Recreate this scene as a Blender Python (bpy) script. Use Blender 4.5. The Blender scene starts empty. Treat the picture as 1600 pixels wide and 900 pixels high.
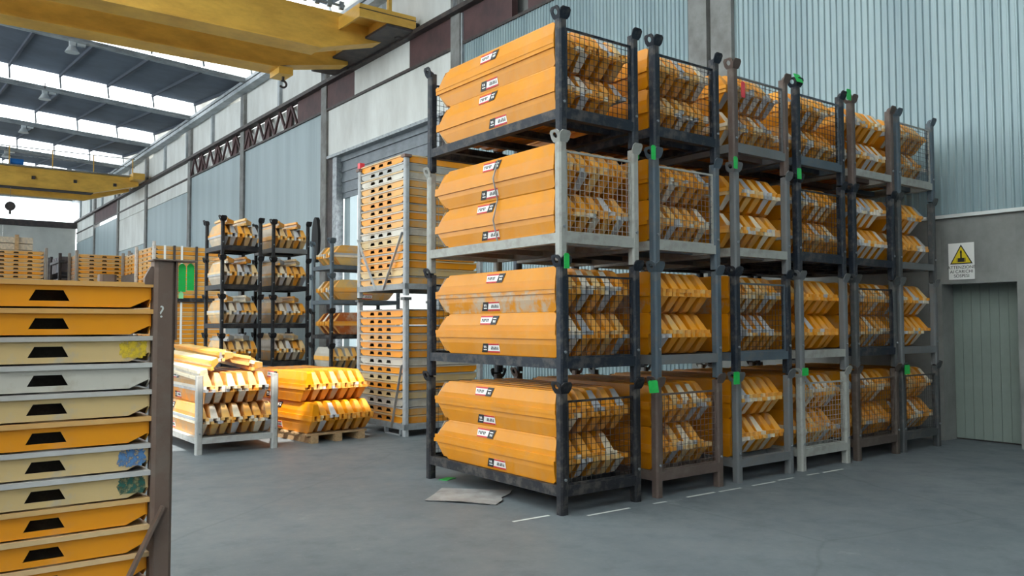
import bpy, math, random
from mathutils import Vector, Matrix
from mathutils.geometry import tessellate_polygon
random.seed(11)
S = bpy.context.scene
C = S.collection
R = math.radians

# ------------------------------------------------------------------ camera
cam_d = bpy.data.cameras.new('camera'); cam = bpy.data.objects.new('camera', cam_d); C.objects.link(cam)
CAM = Vector((-4.4528, -5.2024, 1.5641)); YAW, PITCH, ROLL = 0.6466, 0.0447, -0.0021
fw = Vector((math.sin(YAW)*math.cos(PITCH), math.cos(YAW)*math.cos(PITCH), math.sin(PITCH)))
rt = Vector((math.cos(YAW), -math.sin(YAW), 0)); up = rt.cross(fw)
c_, s_ = math.cos(ROLL), math.sin(ROLL)
rt, up = c_*rt + s_*up, -s_*rt + c_*up
m = Matrix((rt, up, -fw)).transposed().to_4x4(); m.translation = CAM
cam.matrix_world = m
cam_d.sensor_width = 36; cam_d.lens = 36*1289.78/1600; cam_d.clip_end = 400
S.camera = cam

# ------------------------------------------------------------------ world, sun, exposure
W = bpy.data.worlds.new('sky'); S.world = W; W.use_nodes = True
bg = W.node_tree.nodes['Background']
bg.inputs[0].default_value = (0.96, 0.985, 1.0, 1); bg.inputs[1].default_value = 5.0
sd = bpy.data.lights.new('sun', 'SUN'); sd.energy = 12; sd.angle = R(0.6); sd.color = (1.0, 0.93, 0.82)
so = bpy.data.objects.new('sun', sd); C.objects.link(so)
SUN = Vector((0.22, 0.62, -1.0)).normalized()
so.rotation_euler = SUN.to_track_quat('-Z', 'Y').to_euler(); so.location = (-6, -10, 30)
S.view_settings.view_transform = 'Standard'; S.view_settings.look = 'None'
S.view_settings.gamma = 1; S.view_settings.use_curve_mapping = False
S.view_settings.exposure = -0.18
S.cycles.use_denoising = True
S.cycles.max_bounces = 8; S.cycles.diffuse_bounces = 5; S.cycles.transparent_max_bounces = 16

# ------------------------------------------------------------------ materials
def srgb(r, g, b):
    f = lambda v: (v/255/12.92) if v <= 10 else ((v/255+0.055)/1.055)**2.4
    return (f(r), f(g), f(b), 1)
class NT:
    def __init__(s, name):
        s.m = bpy.data.materials.new(name); s.m.use_nodes = True
        s.n = s.m.node_tree.nodes; s.l = s.m.node_tree.links
        s.p = s.n['Principled BSDF']
    def node(s, t, **kw):
        n = s.n.new(t)
        for k, v in kw.items(): setattr(n, k, v)
        return n
    def noise(s, scale, detail=4, rough=.6, coord='Object', stretch=None):
        tc = s.node('ShaderNodeTexCoord'); nz = s.node('ShaderNodeTexNoise')
        nz.inputs['Scale'].default_value = scale; nz.inputs['Detail'].default_value = detail; nz.inputs['Roughness'].default_value = rough
        src = tc.outputs[coord]
        if stretch:
            mp = s.node('ShaderNodeMapping'); mp.inputs['Scale'].default_value = stretch
            s.l.new(src, mp.inputs[0]); src = mp.outputs[0]
        s.l.new(src, nz.inputs['Vector'])
        return nz.outputs['Fac']
    def ramp(s, fac, a, b, ca=(0, 0, 0, 1), cb=(1, 1, 1, 1)):
        r = s.node('ShaderNodeValToRGB'); e = r.color_ramp.elements
        e[0].position = a; e[0].color = ca; e[1].position = b; e[1].color = cb
        s.l.new(fac, r.inputs[0]); return r.outputs[0]
    def mix(s, fac, a, b, mode='MIX'):
        x = s.node('ShaderNodeMix', data_type='RGBA', blend_type=mode)
        for sock, v in ((x.inputs[0], fac), (x.inputs[6], a), (x.inputs[7], b)):
            if hasattr(v, 'links') or isinstance(v, bpy.types.NodeSocket): s.l.new(v, sock)
            else: sock.default_value = v
        return x.outputs[2]
    def mul(s, a, b):
        x = s.node('ShaderNodeMath', operation='MULTIPLY')
        for sock, v in ((x.inputs[0], a), (x.inputs[1], b)):
            if isinstance(v, bpy.types.NodeSocket): s.l.new(v, sock)
            else: sock.default_value = v
        return x.outputs[0]
    def bump(s, h, strength=.2, dist=.01):
        b = s.node('ShaderNodeBump'); b.inputs['Strength'].default_value = strength; b.inputs['Distance'].default_value = dist
        s.l.new(h, b.inputs['Height']); s.l.new(b.outputs[0], s.p.inputs['Normal'])
    def out(s, col, rough=.5, metal=0, spec=.5):
        if isinstance(col, bpy.types.NodeSocket): s.l.new(col, s.p.inputs['Base Color'])
        else: s.p.inputs['Base Color'].default_value = col
        if isinstance(rough, bpy.types.NodeSocket): s.l.new(rough, s.p.inputs['Roughness'])
        else: s.p.inputs['Roughness'].default_value = rough
        s.p.inputs['Metallic'].default_value = metal; s.p.inputs['Specular IOR Level'].default_value = spec
        return s.m

def paint_material(name, use_attr=False, rough=.38, dirt=(178, 168, 150), scale=6):
    """painted sheet: colour of the piece, with smears of dry cement / grime (amount in the alpha)"""
    t = NT(name)
    if use_attr:
        a = t.node('ShaderNodeAttribute'); a.attribute_name = 'paint'; col, amt = a.outputs['Color'], a.outputs['Alpha']
    else:
        oi = t.node('ShaderNodeObjectInfo'); col, amt = oi.outputs['Color'], oi.outputs['Alpha']
    n1 = t.noise(scale, 6, .65); n2 = t.noise(scale*.35, 3, .5)
    msk = t.mul(t.ramp(n1, .47, .62), amt)
    tone = t.mix(t.mul(t.ramp(n2, .3, .75), .22), col, (.16, .07, .02, 1), 'MULTIPLY')
    c = t.mix(msk, tone, srgb(*dirt))
    t.out(c, t.ramp(n1, .3, .8, (rough-.06,)*3+(1,), (rough+.25,)*3+(1,)), spec=.35)
    return t.m
M_PAINT = paint_material('painted_sheet', rough=.33)
M_PAINT_ATTR = paint_material('painted_sheet_mass', True, rough=.4)
M_STEEL = paint_material('painted_steel', rough=.5, dirt=(120, 112, 104), scale=9)

def plain(name, rgb, rough=.6, metal=0, var=None, vs=3, stretch=None, bump=0, spec=.5):
    t = NT(name); c = srgb(*rgb)
    if var:
        n = t.noise(vs, 6, .65, stretch=stretch); c = t.mix(t.ramp(n, .38, .66), c, srgb(*var))
        if bump: t.bump(n, bump)
    return t.out(c, rough, metal, spec)
M_GALV = plain('galvanised_steel', (165, 172, 176), .45, .35, (120, 126, 130), 7)
M_WHITE = plain('white_print', (236, 236, 232), .5)
M_BLACK = plain('black_print', (28, 28, 32), .5)
M_RED = plain('red_print', (196, 40, 48), .5)
M_YELLOW = plain('sign_yellow', (226, 200, 38), .5)
M_GREEN = plain('green_plastic', (24, 176, 74), .4, var=(40, 200, 90), vs=12)
M_REDTAG = plain('red_plastic', (216, 62, 72), .4)
M_PALETAG = plain('pale_green_sticker', (150, 230, 160), .5)
M_WOOD = plain('pallet_wood', (190, 160, 120), .8, var=(150, 120, 86), vs=9, stretch=(1, 6, 6))
M_RUSTSHEET = plain('scrap_sheet', (164, 165, 165), .55, .2, (128, 124, 121), 4)
M_CRANE = plain('crane_yellow', (240, 190, 84), .45, var=(214, 164, 70), vs=1.1, stretch=(1, 1, 3))
M_DARKSTEEL = plain('dark_steel', (52, 48, 50), .6, var=(80, 70, 66), vs=4)
M_CONCRETE = plain('concrete', (148, 150, 148), .85, var=(118, 120, 118), vs=1.2, bump=.15)
M_BASE = plain('old_concrete', (142, 144, 141), .85, var=(118, 119, 117), vs=1.2, bump=.15)
M_ENDWALL = plain('brightened_concrete', (206, 208, 202), .85, var=(186, 188, 184), vs=.5)  # paler than the other concrete, standing in for light missing on this wall
M_COLUMN = plain('concrete_column', (140, 142, 140), .85, var=(112, 110, 108), vs=1.7, bump=.15)
M_WALLWHITE = plain('white_wall_panel', (228, 232, 229), .7, var=(196, 198, 193), vs=.5, stretch=(1, 1, .35))
M_SHEETBLUE = plain('blue_grey_sheet', (160, 177, 181), .5, .1, (146, 162, 167), .8, (1, 2, .12))
M_CORR = plain('corrugated_sheet_paint', (152, 172, 176), .42, .15, (132, 153, 159), .7, (1, 3, .15))
M_BROWN = plain('brown_red_primer', (92, 66, 66), .7, var=(72, 54, 56), vs=1.5)
M_DOOR = plain('pale_green_door', (130, 142, 135), .55, var=(116, 127, 121), vs=.9)
M_SHUTTER = plain('shutter_steel', (120, 128, 134), .45, .3, (100, 108, 114), 2)
M_ROOF = plain('roof_panel_dark', (96, 108, 122), .8, var=(84, 94, 108), vs=.6)
M_RAFTER = plain('rafter_dark', (70,78,90), .8)
M_ROOFSTEEL = plain('roof_steel', (176, 184, 188), .5, .3, (140, 148, 152), 2)
M_LAMP = plain('lamp_shell', (214, 222, 226), .35, .3)
M_OUTWALL = plain('outside_wall', (216, 220, 220), .8, var=(196, 200, 200), vs=.6)
M_CHALK = plain('chalk', (206, 210, 206), .9)
M_PLY = plain('plywood_edge', (206, 190, 164), .75, var=(168, 160, 148), vs=14)
M_BLUE = plain('blue_print', (40, 120, 200), .5)
M_RUBBER = plain('black_rubber', (40, 42, 44), .8)

def floor_mat():
    t = NT('worn_concrete_floor')
    big = t.noise(.35, 5, .6); mid = t.noise(2.2, 8, .7); fine = t.noise(24, 4, .6)
    c = t.mix(t.ramp(big, .35, .68), srgb(93, 101, 107), srgb(113, 119, 123))
    c = t.mix(t.mul(t.ramp(mid, .52, .75), .55), c, srgb(82, 88, 94))
    c = t.mix(t.mul(t.ramp(t.noise(1.3, 9, .75), .62, .72), .5), c, srgb(160, 164, 164))
    c = t.mix(t.mul(t.ramp(fine, .62, .78), .3), c, srgb(160, 164, 164))
    # hairline cracks
    tc = t.node('ShaderNodeTexCoord'); vo = t.node('ShaderNodeTexVoronoi', feature='DISTANCE_TO_EDGE'); vo.inputs['Scale'].default_value = .22
    wob = t.node('ShaderNodeTexNoise'); wob.inputs['Scale'].default_value = 1.5; wob.inputs['Detail'].default_value = 6
    mx = t.node('ShaderNodeMix', data_type='VECTOR'); mx.inputs[0].default_value = .12
    t.l.new(tc.outputs['Object'], wob.inputs['Vector']); t.l.new(tc.outputs['Object'], mx.inputs[4]); t.l.new(wob.outputs['Color'], mx.inputs[5])
    t.l.new(mx.outputs[1], vo.inputs['Vector'])
    c = t.mix(t.mul(t.ramp(vo.outputs['Distance'], .0003, .0014, (1, 1, 1, 1), (0, 0, 0, 1)), .4), c, srgb(74, 80, 84))
    t.bump(fine, .12, .005)
    return t.out(c, t.ramp(mid, .3, .8, (.42,)*3+(1,), (.7,)*3+(1,)))
M_FLOOR = floor_mat()
def glass_mat():
    m = bpy.data.materials.new('roof_light_glass'); m.use_nodes = True; n = m.node_tree.nodes; l = m.node_tree.links
    n.remove(n['Principled BSDF']); o = n['Material Output']
    tr = n.new('ShaderNodeBsdfTransparent'); tr.inputs[0].default_value = (.93, .96, .97, 1)
    gl = n.new('ShaderNodeBsdfTranslucent'); gl.inputs[0].default_value = (.9, .95, .97, 1)
    mx = n.new('ShaderNodeMixShader'); mx.inputs[0].default_value = .15
    l.new(tr.outputs[0], mx.inputs[1]); l.new(gl.outputs[0], mx.inputs[2]); l.new(mx.outputs[0], o.inputs[0])
    return m
M_GLASS = glass_mat()
def translucent_mat():
    m = bpy.data.materials.new('added_roof_light_sheet'); m.use_nodes = True; n = m.node_tree.nodes; l = m.node_tree.links
    n.remove(n['Principled BSDF'])
    gl = n.new('ShaderNodeBsdfTranslucent'); gl.inputs[0].default_value = (.86, .9, .9, 1); l.new(gl.outputs[0], n['Material Output'].inputs[0])
    return m
M_TRANSL = translucent_mat()

# ------------------------------------------------------------------ mesh helpers
class MB:
    def __init__(s): s.v = []; s.f = []; s.c = []
    def add(s, vs, fs, col=None):
        o = len(s.v); s.v += [tuple(p) for p in vs]; s.f += [tuple(i+o for i in f) for f in fs]
        if col is not None: s.c += [col]*len(fs)
        return s
    def box(s, x0, x1, y0, y1, z0, z1):
        return s.add([(x0,y0,z0),(x1,y0,z0),(x1,y1,z0),(x0,y1,z0),(x0,y0,z1),(x1,y0,z1),(x1,y1,z1),(x0,y1,z1)],
                     [(3,2,1,0),(4,5,6,7),(0,1,5,4),(1,2,6,5),(2,3,7,6),(3,0,4,7)])
    def bar(s, p, q, w, h=None):
        """square bar from p to q"""
        p, q = Vector(p), Vector(q); h = h or w; d = (q-p).normalized()
        a = d.cross(Vector((0,0,1)));  a = a.normalized() if a.length > 1e-4 else Vector((1,0,0)); b = a.cross(d).normalized()
        vs = [e + a*w/2*i + b*h/2*j for e in (p, q) for i, j in ((-1,-1),(1,-1),(1,1),(-1,1))]
        return s.add(vs, [(3,2,1,0),(4,5,6,7),(0,1,5,4),(1,2,6,5),(2,3,7,6),(3,0,4,7)])
    def cyl(s, p, q, r0, r1=None, n=12):
        p, q = Vector(p), Vector(q); r1 = r0 if r1 is None else r1; d = (q-p).normalized()
        a = d.cross(Vector((0,0,1))); a = a.normalized() if a.length > 1e-4 else Vector((1,0,0)); b = a.cross(d)
        vs = [e + (a*math.cos(2*math.pi*i/n)+b*math.sin(2*math.pi*i/n))*r for e, r in ((p,r0),(q,r1)) for i in range(n)]
        return s.add(vs, [tuple(range(n))[::-1], tuple(range(n,2*n))]+[(i,(i+1)%n,n+(i+1)%n,n+i) for i in range(n)])
    def loft(s, rings, cap=True):
        n = len(rings[0]); vs = [p for r in rings for p in r]; fs = []
        for k in range(len(rings)-1):
            for i in range(n):
                j = (i+1) % n; fs.append((k*n+i, k*n+j, (k+1)*n+j, (k+1)*n+i))
        if cap: fs += [tuple(range(n))[::-1], tuple(range((len(rings)-1)*n, len(rings)*n))]
        return s.add(vs, fs)
    def plate(s, outer, holes, th, M=None):
        """polygon with holes in local xz, extruded th along +y"""
        loops = [[Vector((x,z,0)) for x,z in outer]]+[[Vector((x,z,0)) for x,z in h] for h in holes]
        tris = tessellate_polygon(loops); pts = [p for l in loops for p in l]; n = len(pts)
        vs = [Vector((p.x,0,p.y)) for p in pts]+[Vector((p.x,th,p.y)) for p in pts]
        fs = []
        for t in tris:
            a, b, c = (pts[i] for i in t)
            if (b-a).cross(c-a).z < 0: t = t[::-1]
            fs += [tuple(t), tuple(i+n for i in t[::-1])]
        o = 0
        for l in loops:
            k = len(l)
            for i in range(k): fs.append((o+i, o+(i+1)%k, n+o+(i+1)%k, n+o+i))
            o += k
        if M: vs = [M @ v for v in vs]
        return s.add(vs, fs)
    def mesh(s, name, mat):
        me = bpy.data.meshes.new(name); me.from_pydata(s.v, [], s.f); me.materials.append(mat); me.validate(); me.update()
        import bmesh
        bm = bmesh.new(); bm.from_mesh(me); bmesh.ops.recalc_face_normals(bm, faces=bm.faces[:]); bm.to_mesh(me); bm.free()
        return me
def obj(name, me, parent=None, loc=(0,0,0), rot=(0,0,0), col=None, scale=None):
    o = bpy.data.objects.new(name, me); C.objects.link(o)
    if parent: o.parent = parent
    o.location = loc; o.rotation_euler = rot
    if col: o.color = col
    if scale: o.scale = scale
    return o
def part(name, mb, mat, parent=None, **kw): return obj(name, mb.mesh(name, mat), parent, **kw)
def empty(name, loc=(0,0,0), rz=0, parent=None):
    o = bpy.data.objects.new(name, None); C.objects.link(o); o.location = loc; o.rotation_euler = (0,0,rz); o.empty_display_size = .1
    if parent: o.parent = parent
    return o
def tag(o, label, cat, group=None, kind=None):
    if label: o['label'] = label
    if cat: o['category'] = cat
    if group: o['group'] = group
    if kind: o['kind'] = kind
    return o
def struct(o, label=None): o['kind'] = 'structure'; return tag(o, label, None)
_cache = {}
def cached(key, fn):
    if key not in _cache: _cache[key] = fn()
    return _cache[key]
def boxm(name, dims, mat):
    """shared box mesh, origin at its lower corner"""
    k = (name, tuple(round(d,4) for d in dims), mat.name)
    return cached(k, lambda: MB().box(0,dims[0],0,dims[1],0,dims[2]).mesh(name, mat))
def part_box(name, parent, p0, p1, mat, col=None):
    d = [b-a for a, b in zip(p0, p1)]
    return obj(name, boxm(name, d, mat), parent, loc=p0, col=col)
ORD = ['first','second','third','fourth','fifth','sixth','seventh','eighth','ninth','tenth','eleventh','twelfth','thirteenth','fourteenth','fifteenth','sixteenth','seventeenth','eighteenth','nineteenth','twentieth','twenty-first','twenty-second','twenty-third','twenty-fourth']

# ================================================================== SETTING
XW = 6.909                      # inner face of the long wall
fl = part('floor', MB().add([(-22,-16,0),(XW+.4,-16,0),(XW+.4,66,0),(-22,66,0)], [(0,1,2,3)]), M_FLOOR); struct(fl, 'worn grey concrete floor of the hall')
og = part('ground', MB().add([(XW+.4,-16,-.02),(40,-16,-.02),(40,80,-.02),(XW+.4,80,-.02)], [(0,1,2,3)]), M_CONCRETE); struct(og, 'grey paved ground outside the roller door')

# ---- long wall on the right hand side
wr = struct(empty('wall_right'), 'long hall wall of metal sheets, white panels and concrete columns')
COLS = [4.03, 12.15, 20.09, 28.01, 35.44, 43.81, 50.87, 58.37]
def corrugated(y0, y1, z0, z1, pitch=.1, depth=.022):
    mb = MB(); n = int((y1-y0)/pitch); vs = []
    for i in range(n):
        y = y0+i*pitch
        for dy, dx in ((0,0),(pitch*.55,0),(pitch*.68,-depth),(pitch*.87,-depth)):
            vs.append((dx, y+dy))
    vs.append((0, y1))
    k = len(vs); pts = [(x,y,z0) for x,y in vs]+[(x,y,z1) for x,y in vs]
    return mb.add(pts, [(i,i+1,k+i+1,k+i) for i in range(k-1)])
# sheets one width each, lapped
def sheet_row(y0, y1, z0, z1, w=2.0):
    y = y0
    while y < y1-.05:
        e = min(y+w, y1)
        part('corrugated_sheet', corrugated(y, e, z0, z1), M_CORR, wr, loc=(XW+random.uniform(0,.006),0,0)); y = e
sheet_row(-15, 3.56, 3.03, 12.0); sheet_row(4.5, 12.0, 0.0, 8.68)
# concrete base of the end bay, with the small door opening
for a, b, z0, z1 in ((.20,3.56,0,3.0),(-15,-.735,0,3.0),(-.735,.20,2.1,3.0)):
    part_box('concrete_base', wr, (XW,a,z0), (XW+.32,b,z1), M_BASE)
part_box('ledge', wr, (XW-.05,-15,2.985), (XW+.1,3.56,3.03), M_WALLWHITE)
part_box('backing_wall', wr, (XW+.33,-15,3), (XW+.45,12,12), M_CONCRETE)
# columns
def column(y, w=.42, x=-.06, z1=11.2):
    part_box('column', wr, (XW+x, y-w/2, 0), (XW+.3, y+w/2, z1), M_COLUMN)
for a, b in ((3.56,4.0),(4.09,4.5)): part_box('column', wr, (XW-.08,a,0), (XW+.3,b,12), M_COLUMN)
for y in COLS[1:]: column(y)
part_box('drain_pipe', wr, (XW-.07,12.15-.34,0), (XW,12.15-.28,9.4), M_ROOFSTEEL)
# infill under the runway, bay by bay
def infill(y0, y1, z0, z1, mat, dx=0.02, w=None, name='wall_panel'):
    n = max(1, round((y1-y0)/(w or (y1-y0))))
    for i in range(n):
        a, b = y0+(y1-y0)*i/n, y0+(y1-y0)*(i+1)/n
        part_box(name, wr, (XW+dx, a+.006, z0), (XW+.2, b-.006, z1), mat)
infill(12.36,19.88,7.04,8.66,M_WALLWHITE,w=7.6)
infill(20.3,27.8,0,8.64,M_SHEETBLUE,w=7.6,name='metal_sheet'); infill(28.22,35.23,0,8.62,M_SHEETBLUE,w=7.6,name='metal_sheet')
infill(35.65,43.6,0,8.0,M_SHEETBLUE,w=8,name='metal_sheet'); infill(35.65,43.6,8.04,9.5,M_WALLWHITE,w=4)
infill(44.02,50.66,6.2,8.1,M_WALLWHITE,w=3.4); infill(44.02,50.66,0,6.15,M_SHEETBLUE,w=3.4,name='metal_sheet'); infill(44.02,50.66,8.14,9.5,M_WALLWHITE,w=7)
infill(51.08,58.16,0,8.4,M_SHEETBLUE,w=7.2,name='metal_sheet'); infill(58.58,65.4,0,7.9,M_SHEETBLUE,w=7,name='metal_sheet'); infill(58.58,65.4,7.94,9.5,M_WALLWHITE,w=7)
# runway band: solid brown plates, white plates, lattice
for a, b, mt in ((4.52,9.2,M_BROWN),(9.8,12.0,M_BROWN),(12.36,14.5,M_BROWN),(14.52,17.9,M_WALLWHITE),(17.92,19.88,M_BROWN),(20.3,22.36,M_BROWN),(51.08,58.16,M_BROWN)):
    part_box('runway_plate', wr, (XW-.02,a,8.68), (XW+.15,b,9.44), mt)
part_box('runway_rail', wr, (XW-.22,4.5,9.44), (XW+.1,65.4,9.56), M_DARKSTEEL)
part_box('runway_chord', wr, (XW-.05,4.5,8.6), (XW+.05,65.4,8.67), M_DARKSTEEL)
def lattice(y0, y1, n):
    part_box('lattice_back', wr, (XW+.12,y0,8.66), (XW+.2,y1,9.44), M_WALLWHITE)
    st = (y1-y0)/n
    for i in range(n):
        a = y0+i*st
        if i % 2 == 0: part_box('lattice_plate', wr, (XW,a+st*.55,8.67), (XW+.04,a+st*.98,9.44), M_BROWN)
        for p, q in (((0,a,8.68),(0,a+st*.5,9.42)),((0,a+st*.5,9.42),(0,a+st,8.68))):
            part('lattice_bar', MB().bar(p, q, .07, .09), M_BROWN, wr, loc=(XW-.02,0,0))
lattice(22.38,27.8,5); lattice(28.22,35.23,6)
# upper white panels with mullions and gutter
for k, (a, b) in enumerate(zip([4.5,8.2]+[12.15+3.98*i for i in range(14)], [8.2,12.15]+[12.15+3.98*(i+1) for i in range(14)])):
    if a > 65: break
    part_box('upper_panel', wr, (XW+.06,a+.03,9.56), (XW+.2,min(b,65.4)-.03,12.6), M_WALLWHITE)
    part_box('upper_mullion', wr, (XW-.06,a-.09,9.56), (XW+.06,a+.09,11.3), M_ROOFSTEEL)
for z, w in ((10.95,.16),(11.2,.12)): part_box('gutter', wr, (XW-.22-w,4.5,z), (XW-.04,65.4,z+w), M_ROOFSTEEL)

# small door in the concrete base
d2 = struct(empty('door_2', (XW+.32,0,0)), 'pale green sheet-metal door set deep in the concrete wall')
for i in range(8):
    w = .935/8; part_box('door_panel', d2, (0,-.735+i*w+.002,.02), (.03,-.735+(i+1)*w-.002,2.1), M_DOOR)
part_box('door_light_stop', d2, (.03,-1.1,-.05), (.06,.6,2.5), M_DARKSTEEL)  # unseen sheet, widened to stop outside light leaking past the door
# roller door
d1 = struct(empty('door_1', (XW,0,0)), 'big roller door with its grey shutter half rolled up')
y0, y1 = 13.2, 19.1
for i in range(7): part_box('shutter_slat', d1, (.16-(.03 if i%2 else 0),y0,5.62+i*.17), (.22,y1,5.62+i*.17+.165), M_SHUTTER)
part_box('shutter_slat', d1, (.10,y0,6.8), (.22,y1,7.0), M_SHUTTER)
part_box('guide_rail', d1, (-.04,19.1,0), (.2,19.4,7.0), M_GALV); part_box('guide_rail', d1, (.0,19.42,0), (.2,19.88,7.04), M_DARKSTEEL)
part_box('guide_rail', d1, (-.04,12.9,0), (.2,13.2,7.0), M_GALV); part_box('guide_rail', d1, (.0,12.36,0), (.2,12.88,7.04), M_DARKSTEEL)
part_box('head_rail', d1, (-.12,12.6,6.96), (.1,19.7,7.05), M_GALV)
part_box('inner_jamb', d1, (.25,18.7,0), (.5,19.1,7), M_SHEETBLUE)
ob = tag(empty('neighbouring_building', (13.5,0,0)), 'pale panel-clad building seen outside under the rolled-up shutter', 'building')
for i in range(18): part_box('wall_panel', ob, (0,18+i*1.1,0), (.3,18+i*1.1+1.08,9), M_OUTWALL)
part_box('notice', ob, (-.02,33.0,4.6), (0,34.4,5.5), M_BLUE)

# far end wall with window band
# unseen left and rear walls, added and glazed to shape the light
wl = struct(empty('wall_left', (-20,0,0)), 'unseen long concrete wall with a window band added for light')
for i in range(10): part_box('concrete_panel', wl, (-.3,-15.9+i*8.2,0), (0,-15.9+i*8.2+8.17,8.0 if i < 3 else 2.4), M_CONCRETE)
for i in range(20): part_box('pane', wl, (-.15,-15.9+i*4.1,8.0 if i < 6 else 2.4), (-.12,-15.9+i*4.1+4.0,11), M_GLASS); part_box('mullion', wl, (-.2,-15.9+i*4.1+4.0,8.0 if i < 6 else 2.4), (0,-15.9+i*4.1+4.1,13), M_ROOFSTEEL)
wb = struct(empty('wall_back', (0,-15.9,0)), 'unseen grey panel wall behind, added and part glazed to shape light')
for i in range(6):
    part_box('concrete_panel', wb, (-20+i*4.5,-.3,0), (-20+i*4.5+4.47,0,6.8 if i < 3 else 13.2), M_CONCRETE)
    if i < 3: part_box('pane', wb, (-20+i*4.5,-.15,6.8), (-20+i*4.5+4.4,-.12,12.4), M_GLASS); part_box('mullion', wb, (-20+i*4.5+4.4,-.2,6.8), (-20+i*4.5+4.5,0,12.6), M_ROOFSTEEL)
wf = struct(empty('wall_far', (0,65.5,0)), 'grey concrete end wall under a bright window band')
for i in range(6): part_box('concrete_panel', wf, (-21.9+i*4.8,0,0), (-21.9+i*4.8+4.77,.3,9.0), M_ENDWALL)
part_box('sill_beam', wf, (-22,-.3,9.0), (XW,.3,9.45), M_DARKSTEEL)
part_box('head_beam', wf, (-22,-.2,11.1), (XW,.3,13.5), M_ROOFSTEEL)
w1 = struct(empty('window_1', (0,65.5,0)), 'bright glazed band across the far end wall')
for i in range(12): part_box('pane', w1, (-22+i*2.4,.1,9.45), (-22+i*2.4+2.37,.13,11.1), M_GLASS)

# ---- saw-tooth roof
ce = struct(empty('ceiling'), 'saw-tooth roof of dark panels and bright glazing strips')
ROOF_X0 = -20.0
def rz(x): return 11.3+.062*(XW-x)          # the roof climbs gently from the wall
PER, Y0R = 7.46, 27.1
HOLES = []                                   # added roof openings in slopes that stay out of the picture
xs = [XW-.1-1.88*i for i in range(15)]
GH = .72
SUN_X1 = -1.55
def roof_slope(ya, yb, xa, xb, t=.12):
    # ya is the low side, yb the high side
    P = lambda x, y: (x, y, rz(x)+GH*(y-(ya0))/(yb0-ya0))
    mb = MB(); v = [P(xa,ya),P(xb,ya),P(xb,yb),P(xa,yb)]; v += [(a,b,c+t) for a,b,c in v]
    mb.add(v, [(3,2,1,0),(4,5,6,7),(0,1,5,4),(1,2,6,5),(2,3,7,6),(3,0,4,7)])
    return mb
for k in range(-6, 6):
    ya0 = Y0R+PER*k; yb0 = ya0+PER
    if yb0 > 66: yb0 = 65.5
    for i in range(14):
        xb, xa = xs[i], xs[i+1]
        a_ = ya0+.1
        if (k, i) in ((-4,4),(-4,5)):        # gap added in the unseen roof, sized to throw a sun patch
            xm = xb if i == 5 else SUN_X1
            part('roof_panel', roof_slope(ya0+.1, ya0+.8, xa, xb), M_ROOF, ce)
            if xm < xb-.02: part('roof_panel', roof_slope(ya0+.8, ya0+2.0, xm, xb), M_ROOF, ce)
            a_ = ya0+2.0
        if k in (-5,-4,-3) and 4 <= i <= 12: # translucent sheets added in the unseen roof to brighten this end
            t0_ = ya0+(1.2 if k == -5 else 2.6)
            part('roof_panel', roof_slope(a_, t0_, xa, xb), M_ROOF, ce)
            part('added_roof_light', roof_slope(t0_, ya0+6.2, xa, xb, .01), M_TRANSL, ce)
            part('roof_panel', roof_slope(ya0+6.2, yb0, xa, xb), M_ROOF, ce)
        elif a_ > ya0+.2: part('roof_panel', roof_slope(a_, yb0, xa, xb), M_ROOF, ce)
        else: part('roof_panel', roof_slope(ya0+.1, yb0, xa, xb), M_ROOF, ce)
        if k >= -1 and i < 8:
            mb = MB(); mb.bar((xb,ya0,rz(xb)-.06),(xb,yb0,rz(xb)+GH-.06),.08,.12); part('rafter', mb, M_RAFTER, ce)
        # glazing at the high side of this slope: plane y = yb0
        if yb0 < 65:
            z0, z1 = rz(xb), rz(xb)+GH
            part('glazing_pane', MB().add([(xa,yb0,rz(xa)),(xb,yb0,rz(xb)),(xb,yb0,rz(xb)+GH),(xa,yb0,rz(xa)+GH)], [(0,1,2,3)]), M_GLASS, ce)
            if k >= -2 and i < 9: part('glazing_bar', MB().bar((xb,yb0-.35,z0+.05),(xb,yb0-.02,z1),.06), M_ROOFSTEEL, ce)
    if yb0 < 65:
        part('valley_beam', MB().bar((ROOF_X0,yb0-.05,rz(ROOF_X0)-.03),(XW,yb0-.05,rz(XW)-.03),.2,.16), M_ROOFSTEEL, ce)
        part('pipe', MB().cyl((ROOF_X0,yb0-.28,rz(ROOF_X0)-.12),(XW-.3,yb0-.28,rz(XW)-.12),.045,n=8), M_ROOFSTEEL, ce)

# ---- hanging lamps
def lamp(x, y, z, label):
    t = tag(empty('high_bay_lamp', (x,y,z)), label, 'lamp', 'high bay lamps under the roof')
    part('shade', MB().cyl((0,0,-.22),(0,0,.02),.24,.1,16), M_LAMP, t)
    part('ballast_box', MB().box(-.1,.1,-.08,.08,.02,.22), M_LAMP, t)
    part('side_box', MB().box(.16,.42,-.07,.07,.05,.18), M_LAMP, t)
    part('hanger', MB().bar((0,0,.2),(0,0,.5),.03), M_DARKSTEEL, t)
for x, y, lb in ((.47,27.0,'white bell-shaped lamp hanging under the nearest roof glazing strip'),(.6,34.4,'white bell-shaped lamp hanging under the second roof glazing strip'),
              (.67,41.9,'white bell-shaped lamp hanging under the third roof glazing strip'),(.65,49.3,'white bell-shaped lamp hanging under the fourth roof strip above the far crane')):
    lamp(x, y, rz(x)-.3, lb)

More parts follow.
